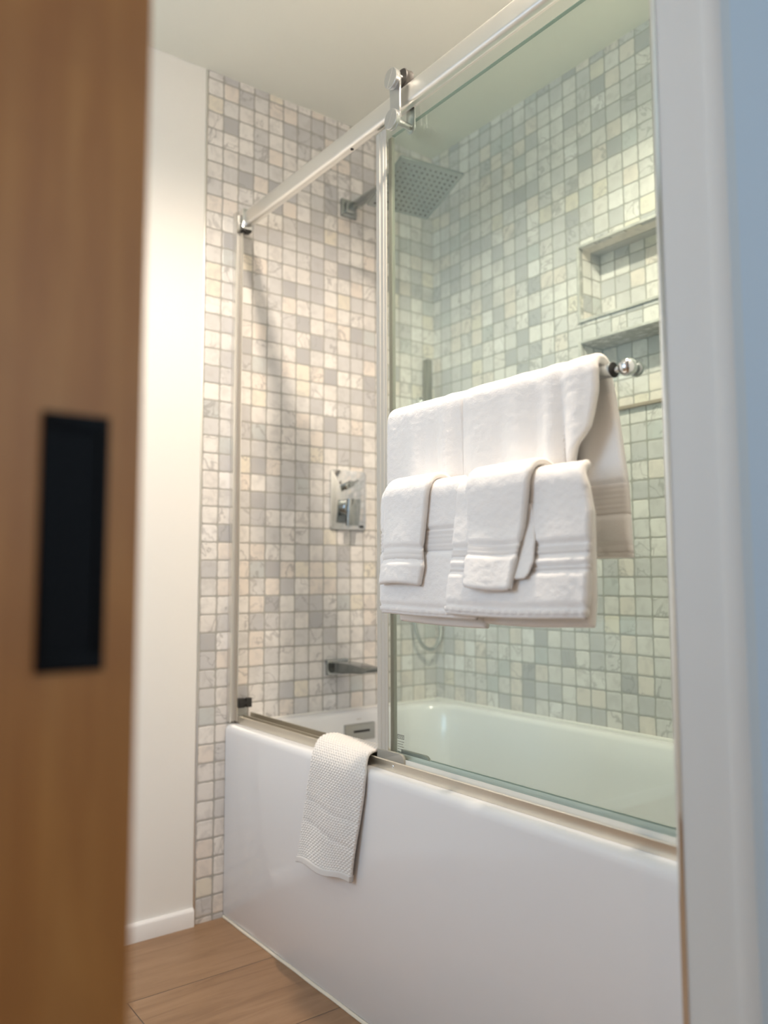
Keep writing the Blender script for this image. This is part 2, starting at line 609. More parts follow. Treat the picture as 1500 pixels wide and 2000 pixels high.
# sliding wooden door, half out of its pocket, with its black flush pull
bm = bmesh.new()
bm_box(bm, (1.572, -1.75, 0.008), (1.610, -0.844, 2.06), 0.002)
door = struct(obj('door_1', bm, M_OAK))
door['label'] = 'orange-brown oak sliding door at the left edge, close to the viewer'
PY0, PY1, PZ0, PZ1 = -0.906, -0.866, 0.874, 1.030
bm = bmesh.new()
bm_box(bm, (1.6095, PY0, PZ0), (1.6125, PY1, PZ0 + 0.010), 0.0006)
bm_box(bm, (1.6095, PY0, PZ1 - 0.010), (1.6125, PY1, PZ1), 0.0006)
bm_box(bm, (1.6095, PY0, PZ0 + 0.009), (1.6125, PY0 + 0.006, PZ1 - 0.009), 0.0006)
bm_box(bm, (1.6095, PY1 - 0.006, PZ0 + 0.009), (1.6125, PY1, PZ1 - 0.009), 0.0006)
bm_box(bm, (1.6092, PY0 + 0.005, PZ0 + 0.009), (1.6104, PY1 - 0.005, PZ1 - 0.009))
obj('flush_pull', bm, M_BLACK, door, label='black rectangular flush pull')

# ------------------------------------------------------------------ recessed ceiling lamps
for i, (x, y) in enumerate(DOWN + [(2.75, -1.35)]):
    lab = ['round recessed ceiling lamp above the front edge of the bathtub',
           'round recessed ceiling lamp over the middle of the bathroom floor',
           'round recessed ceiling lamp in the hall outside the bathroom'][i]
    t = thing('recessed_lamp', lab, 'ceiling light', (x, y, CEIL), 'recessed ceiling lamps')
    bm = bmesh.new()
    n = 40
    prof = [(0.044, -0.001), (0.046, -0.006), (0.060, -0.008), (0.066, -0.004), (0.067, 0.0)]
    rings = [[bm.verts.new((x + r * math.cos(2 * PI * a / n), y + r * math.sin(2 * PI * a / n), CEIL + h)) for a in range(n)] for r, h in prof]
    for A, B in zip(rings, rings[1:]):
        for a in range(n):
            bm.faces.new((A[a], A[(a + 1) % n], B[(a + 1) % n], B[a]))
    obj('trim_ring', bm, M_BASE, t)
    bm = bmesh.new()
    bm_lathe(bm, (x, y, CEIL - 0.003), (0, 0, 1), disc_prof(0.044, 0.003, 0.0005))
    obj('lens', bm, M_LAMP, t)

# ------------------------------------------------------------------ bathtub
RIM = 0.522
tub = thing('bathtub', 'white alcove bathtub with a flat panelled front below the glass doors', 'bathtub', (0.76, 0.39, 0))
bm = bmesh.new()
x0, x1, y0, y1 = 0.006, 1.516, 0.085, 0.741


def loop_round(cx0, cx1, cy0, cy1, r, z, n=10):
    return [Vector((a, b, z)) for a, b in rrect(cx0, cx1, cy0, cy1, r, n)]


loops = []
TX0, TX1, TY0, TY1 = 0.002, 1.526, 0.0, W - 0.003
# outside (front apron, rolled edge) up to the rim, across the deck, into the basin
loops.append(loop_round(TX0, TX1, TY0 + 0.004, TY1, 0.0015, 0.006))
loops.append(loop_round(TX0, TX1, TY0, TY1, 0.0015, 0.012))
loops.append(loop_round(TX0, TX1, TY0, TY1, 0.0015, RIM - 0.020))
for a in (22, 45, 67, 90):
    ra = math.radians(a)
    i = 0.016 * (1 - math.cos(ra))
    loops.append(loop_round(TX0 + i * 0.1, TX1 - i * 0.1, TY0 + i, TY1 - i * 0.1, 0.0015 + i * 0.2, RIM - 0.018 + 0.018 * math.sin(ra)))
IX0, IX1, IY0, IY1 = 0.052, 1.45, 0.088, 0.735
loops.append(loop_round(IX0 - 0.008, IX1 + 0.010, IY0 - 0.008, IY1 + 0.008, 0.13, RIM + 0.001))
loops.append(loop_round(IX0, IX1, IY0, IY1, 0.125, RIM - 0.003))
loops.append(loop_round(IX0 + 0.006, IX1 - 0.010, IY0 + 0.005, IY1 - 0.005, 0.122, RIM - 0.013))
loops.append(loop_round(IX0 + 0.014, IX1 - 0.05, IY0 + 0.016, IY1 - 0.014, 0.12, 0.44))
loops.append(loop_round(IX0 + 0.045, IX1 - 0.16, IY0 + 0.045, IY1 - 0.045, 0.12, 0.24))
loops.append(loop_round(IX0 + 0.075, IX1 - 0.24, IY0 + 0.07, IY1 - 0.07, 0.12, 0.15))
loops.append(loop_round(IX0 + 0.11, IX1 - 0.29, IY0 + 0.10, IY1 - 0.10, 0.11, 0.115))
loops.append(loop_round(IX0 + 0.17, IX1 - 0.36, IY0 + 0.15, IY1 - 0.15, 0.09, 0.105))
rings = [[bm.verts.new(q) for q in L] for L in loops]
for A, B in zip(rings, rings[1:]):
    n = len(A)
    for i in range(n):
        bm.faces.new((A[i], A[(i + 1) % n], B[(i + 1) % n], B[i]))
bm.faces.new(rings[-1])
bm.faces.new(list(reversed(rings[0])))
obj('shell', bm, M_ACRYL, tub, angle=40)
bm = bmesh.new()
bm_tube(bm, [(x, 0.002 + 0.0006 * math.sin(x * 37), 0.0025) for x in np.linspace(0.002, 1.525, 60)], 0.0045, 8)
obj('caulk_bead', bm, M_CAULK, tub, label='cream caulk bead')
bm = bmesh.new()
pts = [(x, W - 0.0065, RIM + 0.002) for x in np.linspace(0.006, 1.52, 12)]
bm_tube(bm, pts, 0.006, 8)
bm_tube(bm, [(0.004, y, RIM + 0.001) for y in np.linspace(0.05, W - 0.005, 8)], 0.0045, 8)
obj('wall_caulk', bm, mat('white_caulk', (0.82, 0.80, 0.76), 0.5), tub, label='white caulk line along the tiles')
# overflow plate on the sloping end wall under the spout
OY0, OY1, OZ0, OZ1 = 0.362, 0.472, 0.438, 0.488
ov = bmesh.new()
bm_box(ov, (0.056, OY0, OZ0), (0.0690, OY1, OZ1), 0.002)
ov = obj('overflow_plate', ov, mat('grey_steel', (0.42, 0.42, 0.39), 0.3, 1.0), tub, label='grey metal overflow plate')
bm = bmesh.new()
bm_box(bm, (0.0686, OY0 + 0.030, OZ0 + 0.024), (0.0696, OY1 - 0.020, OZ0 + 0.031), 0.0003)
obj('slot', bm, M_RUBBER, ov, label='dark overflow slot')
# small pale printed stamp above it
bm = bmesh.new()
for dy, dz, a, b in ((-0.008, 0.006, 0.016, 0.0012), (-0.006, 0.003, 0.0012, 0.006), (0.004, 0.003, 0.0012, 0.006), (-0.003, -0.003, 0.006, 0.001), (-0.006, -0.008, 0.012, 0.0012), (-0.004, -0.012, 0.008, 0.001)):
    bm_box(bm, (0.052, 0.418 + dy, 0.502 + dz - 0.008), (0.0600, 0.418 + dy + a, 0.502 + dz - 0.008 + b))
obj('printed_stamp', bm, M_GREYINK, tub, smooth=False)
bm = bmesh.new()
bm_lathe(bm, (0.30, 0.41, 0.1045), (0, 0, 1), disc_prof(0.032, 0.006, 0.002))
obj('drain', bm, M_CHROME, tub)

# ------------------------------------------------------------------ shower enclosure (fixed part)
enc = thing('shower_enclosure', 'fixed frame of the glass tub enclosure: top rail, bottom track and rear glass pane', 'shower enclosure', (0.76, 0.045, RIM))
RY, RZ = 0.037, 1.987
# rail: tall flat tube with rounded faces
bm = bmesh.new()
bm_extrude_poly(bm, [(RY + a, RZ + b) for a, b in rrect(-0.0125, 0.0125, -0.025, 0.025, 0.0095, 6)], 'x', 0.026, 1.527)
rail = obj('top_rail', bm, M_SATIN, enc, label='satin aluminium top rail')
bm = bmesh.new()
bm_lathe(bm, (0.575, RY - 0.002, RZ - 0.0268), (0, 0, 1), disc_prof(0.0042, 0.0035, 0.0008), 16)
obj('rail_plug', bm, M_RUBBER, rail, label='small dark plug under the rail')
bm = bmesh.new()
bm_extrude_poly(bm, [(RY + a, RZ + b) for a, b in rrect(-0.019, 0.017, -0.031, 0.031, 0.004, 4)], 'x', 0.0006, 0.034, 0.0015)
bk = obj('wall_bracket', bm, M_CHROME, enc, label='chrome bracket holding the rail')
bm = bmesh.new()
bm_box(bm, (0.010, RY - 0.014, RZ - 0.0375), (0.034, RY + 0.012, RZ - 0.030), 0.001)
obj('bracket_foot', bm, M_RUBBER, bk, label='dark foot of the bracket')
bm = bmesh.new()
bm_lathe(bm, (0.022, RY - 0.018, RZ - 0.015), (0, -1, 0), disc_prof(0.0045, 0.003, 0.001), 16)
obj('set_screw', bm, M_CHROME, bk)
# wall channel (a U with its mouth towards the opening)
bm = bmesh.new()
bm_extrude_poly(bm, [(0.0004, 0.004), (0.0004, 0.028), (0.021, 0.028), (0.021, 0.0255), (0.004, 0.0255), (0.004, 0.0065), (0.021, 0.0065), (0.021, 0.004)], 'z', RIM + 0.006, 2.006, 0.0006)
obj('wall_channel', bm, M_SATIN, enc, label='narrow satin upright channel on the tiles')
bm = bmesh.new()
bm_box(bm, (0.016, 0.028, 0.566), (0.0285, 0.047, 0.592), 0.0015)
bm_box(bm, (0.016, 0.052, 0.566), (0.0285, 0.069, 0.592), 0.0015)
bm_box(bm, (0.012, 0.028, 0.571), (0.022, 0.067, 0.587), 0.001)
bm_lathe(bm, (0.022, 0.0485, 0.579), (1, 0, 0), disc_prof(0.0055, 0.006, 0.001), 16)
obj('bumper', bm, M_RUBBER, enc, label='dark rubber bumper near the tub')
# bottom track: ledge with lip, tilted top
bm = bmesh.new()
bm_extrude_poly(bm, [(0.030, RIM + 0.0005), (0.0285, RIM + 0.021), (0.0300, RIM + 0.023), (0.0325, RIM + 0.0215), (0.0335, RIM + 0.013), (0.052, RIM + 0.0115), (0.053, RIM + 0.0205), (0.057, RIM + 0.0205), (0.058, RIM + 0.011), (0.076, RIM + 0.010), (0.0765, RIM + 0.026), (0.080, RIM + 0.026), (0.081, RIM + 0.0005)], 'x', 0.004, 1.527)
tr = obj('bottom_track', bm, M_NICKEL, enc, label='brushed metal track on the tub rim')
bm = bmesh.new()
bm_lathe(bm, (0.735, 0.0298, RIM + 0.0125), (0, -1, 0.05), [(0, 0), (0, 0.0035), (0.001, 0.0032), (0.0018, 0.002), (0.002, 0)], 16)
obj('track_screw', bm, M_CHROME, tr)
# fixed pane, behind the sliding one
FX = 0.700
bm = bmesh.new()
bm_box(bm, (FX, 0.0605, RIM + 0.0135), (1.526, 0.0685, 1.945), 0.0008, 1)
fp = obj('fixed_pane', bm, M_GLASS, enc, label='rear glass pane that stays put', smooth=False)
bm = bmesh.new()
bm_box(bm, (FX - 0.0130, 0.0600, RIM + 0.015), (FX - 0.0004, 0.0690, 1.944), 0.0006)
obj('pane_edge_seal', bm, M_SEAL, fp)
bm = bmesh.new()
bm_box(bm, (FX, 0.0594, RIM + 0.0118), (1.526, 0.0603, RIM + 0.034), 0.0003, 1)
bm_box(bm, (FX, 0.0687, RIM + 0.0118), (1.526, 0.0696, RIM + 0.034), 0.0003, 1)
obj('pane_bottom_gasket', bm, M_GASKET, fp)
bm = bmesh.new()
bm_box(bm, (FX, 0.0606, 1.9453), (1.526, 0.0684, 1.9466))
obj('pane_top_edge', bm, M_EDGE, fp, smooth=False)
for yy, xx in ((0.0215, 0.0), (0.0520, 0.045)):
    bm = bmesh.new()
    L0, L1 = 0.672 + xx, 0.765 + xx
    H = 0.040
    poly = [(L0, RIM + 0.015), (L1, RIM + 0.015)] + [(L1 - 0.014 + 0.014 * math.cos(a), RIM + H - 0.014 + 0.014 * math.sin(a)) for a in np.linspace(0, PI / 2, 6)] + [(L0, RIM + H)]
    bm_extrude_poly(bm, poly, 'y', yy + 0.0130, yy + 0.0205, 0.0012)
    obj('floor_guide', bm, M_GREYPL, enc, label='grey guide block with a rounded end')

# ------------------------------------------------------------------ sliding glass door
SX = 0.676
sl = thing('sliding_glass_door', 'front glass sliding door carrying the towel bars, hung from the top rail', 'shower door', (1.10, 0.031, RIM + 0.02))
GY0, GY1 = 0.0270, 0.0350
# keep the pane between the guides: lower edge rests just above the track groove
bm = bmesh.new()
bm_box(bm, (SX, 0.0400, RIM + 0.0145), (1.524, 0.0480, 1.955), 0.0008, 1)
pane = obj('glass_pane', bm, M_GLASS, sl, smooth=False, label='front glass pane')
GY0, GY1 = 0.0400, 0.0480
bm = bmesh.new()
bm_extrude_poly(bm, [(SX - 0.004, GY0 - 0.002), (SX + 0.004, GY0 - 0.002), (SX + 0.005, GY0 - 0.0034), (SX + 0.0075, GY0 - 0.0034), (SX + 0.0085, GY0 - 0.002), (SX + 0.018, GY0 - 0.002), (SX + 0.019, GY0 - 0.0032), (SX + 0.021, GY0 - 0.0032), (SX + 0.022, GY0 - 0.002), (SX + 0.031, GY0 - 0.002), (SX + 0.031, GY0 - 0.0003), (SX - 0.0005, GY0 - 0.0003), (SX - 0.0005, GY1 + 0.0003), (SX + 0.016, GY1 + 0.0003), (SX + 0.016, GY1 + 0.002), (SX - 0.004, GY1 + 0.002), (SX - 0.009, GY1 + 0.0005), (SX - 0.009, GY0 - 0.0005)], 'z', RIM + 0.030, 1.954)
obj('edge_seal', bm, M_SEAL, sl, label='pale strip along the free edge')
bm = bmesh.new()
bm_box(bm, (SX + 0.001, GY0 - 0.0004, RIM + 0.0150), (1.5235, GY0 - 0.0001, RIM + 0.030))
bm_box(bm, (SX + 0.001, GY1 + 0.0001, RIM + 0.0150), (1.5235, GY1 + 0.0004, RIM + 0.030))
obj('bottom_seal', bm, M_GASKET, sl, smooth=False, label='pale strip along the bottom edge')


def hanger(x, label=None):
    ZT, ZB = 2.022, 1.928
    bm = bmesh.new()
    # front strap: waisted link between the two caps, in front of the rail
    prof = []
    for i in range(9):
        s = i / 8
        z = ZT + (ZB - ZT) * s
        wdt = 0.0200 - 0.0035 * math.sin(PI * s)
        prof.append((x + wdt, z))
    for i in range(9):
        s = 1 - i / 8
        z = ZT + (ZB - ZT) * s
        wdt = 0.0200 - 0.0035 * math.sin(PI * s)
        prof.append((x - wdt, z))
    bm_extrude_poly(bm, prof, 'y', 0.0085, 0.0125, 0.001)
    h = obj('roller_hanger', bm, M_HANG, sl, label=label)
    for zz, nm in ((ZT, 'upper_cap'), (ZB, 'lower_cap')):
        bm = bmesh.new()
        bm_lathe(bm, (x, 0.0085, zz), (0, -1, 0), [(0, 0), (0, 0.021), (0.001, 0.0222), (0.0045, 0.0222), (0.0052, 0.0212), (0.0060, 0.0212), (0.0066, 0.0225), (0.0115, 0.0225), (0.0125, 0.0215), (0.0125, 0)], 40)
        # groove across the face: a bright strip, its highlight put into the colour
        c = obj('cap', bm, M_HANG, h)
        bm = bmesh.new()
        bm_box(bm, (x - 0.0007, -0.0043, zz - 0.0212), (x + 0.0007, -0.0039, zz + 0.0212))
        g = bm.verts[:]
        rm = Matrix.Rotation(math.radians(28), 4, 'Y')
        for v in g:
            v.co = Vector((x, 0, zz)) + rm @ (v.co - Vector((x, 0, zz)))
        obj('cap_groove_highlight', bm, M_GROOVE_SHINE, h, smooth=False)
    # wheel riding on the rail and its axle
    bm = bmesh.new()
    bm_lathe(bm, (x, 0.0265, ZT + 0.0115), (0, 1, 0), [(0, 0), (0, 0.020), (0.002, 0.0215), (0.006, 0.0205), (0.0105, 0.0200), (0.015, 0.0205), (0.019, 0.0215), (0.021, 0.020), (0.021, 0)], 32)
    obj('wheel', bm, M_RUBBER, h, label='black wheel on the rail')
    bm = bmesh.new()
    bm_lathe(bm, (x, 0.0120, ZT + 0.0115), (0, 1, 0), disc_prof(0.006, 0.052, 0.001), 16)
    bm_lathe(bm, (x, 0.0120, ZB), (0, 1, 0), disc_prof(0.007, 0.050, 0.001), 16)
    obj('axle', bm, M_HANG, h)
    bm = bmesh.new()
    poly = [(x + 0.013 * math.cos(a), ZT + 0.011 + 0.013 * math.sin(a)) for a in np.linspace(0, PI, 10)] + [(x + 0.015 * math.cos(a), ZB + 0.015 * math.sin(a)) for a in np.linspace(PI, 2 * PI, 10)]
    bm_extrude_poly(bm, poly, 'y', 0.0525, 0.0565, 0.001)
    obj('rear_plate', bm, M_HANG, h)
    return h


M_GROOVE_SHINE = mat('groove_shine', (0.92, 0.93, 0.93), 0.25, 1.0)
hanger(0.778, 'chrome roller hanger near the free edge')
hanger(1.44, 'chrome roller hanger near the wall')

# towel bars: the upper one nearer to the glass, the lower one further out
def towel_bar(xa, xb, y, z, r, parent, posts, nm):
    bm = bmesh.new()
    bm_lathe(bm, (xa, y, z), (1, 0, 0), [(0, 0), (0, r - 0.001), (0.001, r), (xb - xa - 0.008, r), (xb - xa - 0.0079, r + 0.001), (xb - xa - 0.001, r + 0.001), (xb - xa, r), (xb - xa, 0)], 32)
    b = obj('towel_bar', bm, M_CHROME, parent, label=nm)
    for px in posts:
        bm = bmesh.new()
        bm_lathe(bm, (px, y + r * 0.5, z), (0, 1, 0), [(0, 0), (0, 0.006), (GY0 - y - 0.012 - r * 0.5, 0.006), (GY0 - y - 0.010 - r * 0.5, 0.013), (GY0 - y - r * 0.5, 0.013), (GY0 - y - r * 0.5, 0)], 24)
        obj('post', bm, M_CHROME, b)
    return b


b1 = towel_bar(0.83, 1.374, -0.045, 1.237, 0.0105, sl, (0.88, 1.30), 'upper chrome towel bar')
bm = bmesh.new()
bm_lathe(bm, (1.3738, -0.045, 1.237), (1, 0, 0), disc_prof(0.0117, 0.0022, 0.0006), 32)  # black disc paints the hall's dark reflection in the chrome end
obj('bar_end_reflection', bm, M_RUBBER, b1, label='black disc painting the dark reflection in the bar end')
bm = bmesh.new()
bm_lathe(bm, (1.3755, -0.045, 1.236), (1, 0, 0), [(0, 0), (0, 0.005), (0.012, 0.005), (0.0125, 0.0075), (0.0150, 0.0100), (0.0200, 0.0128), (0.0250, 0.0133), (0.0300, 0.0125), (0.0345, 0.0095), (0.0368, 0.005), (0.0375, 0)], 28)
obj('finial', bm, M_CHROME, b1, label='chrome ball at the bar end')
bm = bmesh.new()
bm_lathe(bm, (1.400, -0.036, 1.236), (0, 1, 0), [(0, 0), (0, 0.0065), (0.006, 0.0065), (0.0065, 0.0100), (0.009, 0.0115), (0.014, 0.0115), (0.0165, 0.0095), (0.018, 0.0)], 28)  # added button stands in for the ball's dim mirror image in the glass
obj('finial_reflection', bm, M_CHROME_REFL, b1)
b2 = towel_bar(0.96, 1.355, -0.112, 1.078, 0.008, sl, (1.00, 1.30), 'lower chrome towel bar')
# etched safety mark at the lower corner of the glass: small framed box and lines of tiny print
bm = bmesh.new()
mx, mz, my0, my1 = 0.738, 0.592, GY0 - 0.0004, GY0 - 0.0001
for a in ((0, 0, 0.022, 0.0012), (0, 0.0075, 0.022, 0.0087), (0, 0, 0.0010, 0.0087), (0.021, 0, 0.022, 0.0087)):
    bm_box(bm, (mx + a[0], my0, mz + a[1]), (mx + a[2], my1, mz + a[3]))
random.seed(4)
for i in range(4):
    q = mx + 0.003 + i * 0.0045
    bm_box(bm, (q, my0, mz + 0.0025), (q + 0.001, my1, mz + 0.0062))
    bm_box(bm, (q, my0, mz + 0.0052), (q + 0.003, my1, mz + 0.0062))
    if i % 2:
        bm_box(bm, (q, my0, mz + 0.0025), (q + 0.003, my1, mz + 0.0034))
for r_ in range(5):
    q = mx + 0.001
    while q < mx + 0.019:
        l = random.uniform(0.001, 0.004)
        bm_box(bm, (q, my0, mz - 0.006 - r_ * 0.0052), (min(q + l, mx + 0.021), my1, mz - 0.0048 - r_ * 0.0052))
        q += l + 0.0012
obj('safety_mark', bm, M_MARK, sl, smooth=False, label='tiny framed safety print on the glass')

# ------------------------------------------------------------------ shower fittings on the side wall
sh = thing('rain_shower', 'square rain shower head on a straight arm high on the side wall', 'shower head', (0, 0.415, 2.133))
bm = bmesh.new()
bm_box(bm, (0.0003, 0.385, 2.104), (0.010, 0.445, 2.164), 0.003)
bm_box(bm, (0.009, 0.397, 2.116), (0.024, 0.433, 2.152), 0.004)
obj('flange', bm, M_CHROME_REFL, sh)
hc = Vector((0.350, 0.415, 2.060))
hr = Matrix.Rotation(math.radians(-8), 4, 'Z') @ Matrix.Rotation(math.radians(-14.8), 4, 'Y')
bm = bmesh.new()
bm_box(bm, (0.020, 0.404, 2.122), (0.335, 0.426, 2.144), 0.003)
obj('arm', bm, M_CHROME_REFL, sh)
bm = bmesh.new()
bm_tube(bm, [(0.322, 0.415, 2.140), (0.329, 0.415, 2.112), (0.338, 0.415, 2.090), tuple(hc + hr @ Vector((0, 0, 0.012)))], 0.0125, 16)
obj('ball_joint', bm, M_CHROME_REFL, sh)
bm = bmesh.new()
bm_box(bm, (-0.105, -0.105, 0.0), (0.105, 0.105, 0.009), 0.002)
bm_lathe(bm, (0, 0, 0.008), (0, 0, 1), disc_prof(0.022, 0.012, 0.003), 24)
bmesh.ops.transform(bm, matrix=Matrix.Translation(hc) @ hr, verts=bm.verts[:])
plate = obj('spray_plate', bm, M_PLATE, sh)
bm = bmesh.new()
for i in range(11):
    for j in range(11):
        a = Vector(((i - 5) * 0.0175, (j - 5) * 0.0175, -0.0018))
        q = hc + hr @ a
        bm_lathe(bm, q, hr @ Vector((0, 0, 1)), [(0, 0), (0, 0.0028), (0.0019, 0.0038), (0.0026, 0)], 8)
nz = obj('nozzles', bm, M_NOZZLE, plate, label='grid of dark rubber nozzles')
nz['kind'] = 'stuff'

vl = thing('shower_valve', 'chrome rectangular shower valve with lever on the side wall', 'shower valve', (0, 0.413, 1.176))
bm = bmesh.new()
bm_extrude_poly(bm, rrect(0.346, 0.481, 1.082, 1.270, 0.010, 5), 'x', 0.0003, 0.009, 0.002)
obj('plate', bm, M_CHROME, vl)
bm = bmesh.new()
bm_lathe(bm, (0.008, 0.408, 1.150), (1, 0, 0), disc_prof(0.028, 0.030, 0.003), 32)
hb = obj('handle', bm, M_CHROME_REFL, vl)
bm = bmesh.new()
bm_extrude_poly(bm, [(0.383, 1.092), (0.424, 1.092), (0.431, 1.176), (0.388, 1.176)], 'x', 0.036, 0.054, 0.003)
lv = obj('lever', bm, M_CHROME_REFL, hb)
bm = bmesh.new()
bm_box(bm, (0.008, -0.017, -0.010), (0.030, 0.017, 0.010), 0.003)
bm_box(bm, (0.022, -0.006, -0.004), (0.036, 0.034, 0.004), 0.002)
bmesh.ops.transform(bm, matrix=Matrix.Translation((0, 0.405, 1.222)) @ Matrix.Rotation(math.radians(28), 4, 'X'), verts=bm.verts[:])
obj('diverter_knob', bm, M_CHROME_REFL, vl)
bm = bmesh.new()
bm_box(bm, (0.0085, 0.455, 1.088), (0.0093, 0.472, 1.097))
obj('maker_mark', bm, M_NOZZLE, vl, smooth=False)

M_SPOUT = mat('spout_chrome_dark_reflection_tone', (0.24, 0.26, 0.26), 0.15, 1.0)  # spout chrome, base colour darkened to carry the dark reflections
sp = thing('tub_spout', 'flat chrome waterfall spout on the tiles above the tub', 'tub spout', (0, 0.372, 0.655))
bm = bmesh.new()
bm_box(bm, (0.0003, 0.333, 0.632), (0.012, 0.412, 0.680), 0.004)
obj('flange', bm, M_CHROME_REFL, sp)
bm = bmesh.new()
prof = [(0.010, 0.640), (0.010, 0.674), (0.12, 0.673), (0.188, 0.668), (0.196, 0.664), (0.196, 0.657), (0.180, 0.652), (0.060, 0.642)]
bm_extrude_poly(bm, prof, 'y', 0.342, 0.404, 0.003)
obj('body', bm, M_SPOUT, sp)
bm = bmesh.new()
bm_box(bm, (0.188, 0.348, 0.6592), (0.1966, 0.398, 0.6618))
obj('outlet_slot', bm, M_NOZZLE, sp, smooth=False)

hs = thing('hand_shower', 'slim hand shower with a hanging steel hose in the tiled corner', 'hand shower', (0, 0.72, 1.60))
bm = bmesh.new()
bm_box(bm, (0.0003, 0.697, 1.500), (0.014, 0.743, 1.546), 0.004)
bm_box(bm, (0.012, 0.708, 1.508), (0.048, 0.732, 1.538), 0.004)
obj('wall_holder', bm, M_CHROME, hs)
bm = bmesh.new()
bm_box(bm, (0.026, 0.7075, 1.440), (0.050, 0.7325, 1.672), 0.004)
obj('handset', bm, mat('dark_steel', (0.20, 0.20, 0.17), 0.3, 1.0), hs)
bm = bmesh.new()
path = []
ctrl = [(0.038, 0.719, 1.44), (0.038, 0.700, 1.30), (0.036, 0.664, 1.05), (0.034, 0.655, 0.88), (0.034, 0.659, 0.79), (0.034, 0.675, 0.735), (0.034, 0.700, 0.702), (0.034, 0.728, 0.692), (0.034, 0.752, 0.704), (0.034, 0.772, 0.735), (0.034, 0.768, 0.80), (0.034, 0.755, 0.88), (0.030, 0.735, 0.935), (0.016, 0.728, 0.948)]
for i in range(len(ctrl) - 1):
    p0 = Vector(ctrl[max(i - 1, 0)]); p1 = Vector(ctrl[i]); p2 = Vector(ctrl[i + 1]); p3 = Vector(ctrl[min(i + 2, len(ctrl) - 1)])
    for s in range(8):
        t = s / 8
        path.append(0.5 * ((2 * p1) + (p2 - p0) * t + (2 * p0 - 5 * p1 + 4 * p2 - p3) * t * t + (3 * p1 - p0 - 3 * p2 + p3) * t ** 3))
path.append(Vector(ctrl[-1]))
bm_tube(bm, path, 0.0066, 14)
obj('hose', bm, M_HOSE, hs)
bm = bmesh.new()
bm_box(bm, (0.0003, 0.708, 0.928), (0.018, 0.748, 0.968), 0.004)
obj('hose_outlet', bm, M_CHROME, hs)


# ------------------------------------------------------------------ towels
def interp(tab, x):
    xs = [a for a, _ in tab]
    ys = [b for _, b in tab]
    return np.interp(x, xs, ys)


def smooth1(a, n):
    a = np.array(a, float)
    for _ in range(n):
        b = a.copy()
        b[1:-1] = (a[:-2] + 2 * a[1:-1] + a[2:]) / 4
        a = b
    return a


def drape_path(zf, yf, ybar, zbar, r, yb, zb, step):
    """front bottom -> up -> over the bar -> down the back; returns (n,2) array of (y,z) and arc lengths"""
    P = [(yf, zf)]
    P.append((ybar - r, zbar - (0.03 if abs(yf - ybar + r) < 0.02 else 0.06)))
    for a in np.linspace(PI, 0, 13):
        P.append((ybar + r * math.cos(a), zbar + r * math.sin(a)))
    P.append((yb, zbar - 0.04))
    P.append((yb, zb))
    P = np.array(P)
    d = np.r_[0, np.cumsum(np.hypot(*np.diff(P, axis=0).T))]
    n = max(8, int(d[-1] / step))
    s = np.linspace(0, d[-1], n)
    Q = np.c_[np.interp(s, d, P[:, 0]), np.interp(s, d, P[:, 1])]
    Q[:, 0] = smooth1(Q[:, 0], 6)
    Q[:, 1] = smooth1(Q[:, 1], 6)
    return Q, s


def sheet_points(Q, s, xl, xr, nu, wave):
    U = np.linspace(0, 1, nu)
    P = np.zeros((len(Q), nu, 3))
    for i in range(len(Q)):
        a, b = xl(Q[i], s[i]), xr(Q[i], s[i])
        x = a + (b - a) * U
        dy, dz = wave(U, x, Q[i], s[i])
        P[i, :, 0] = x
        P[i, :, 1] = Q[i, 0] + dy
        P[i, :, 2] = Q[i, 1] + dz
    return P


def sheet_normals(P):
    du = np.gradient(P, axis=1)
    ds = np.gradient(P, axis=0)
    n = np.cross(du, ds)
    n /= np.linalg.norm(n, axis=2, keepdims=True) + 1e-12
    return n


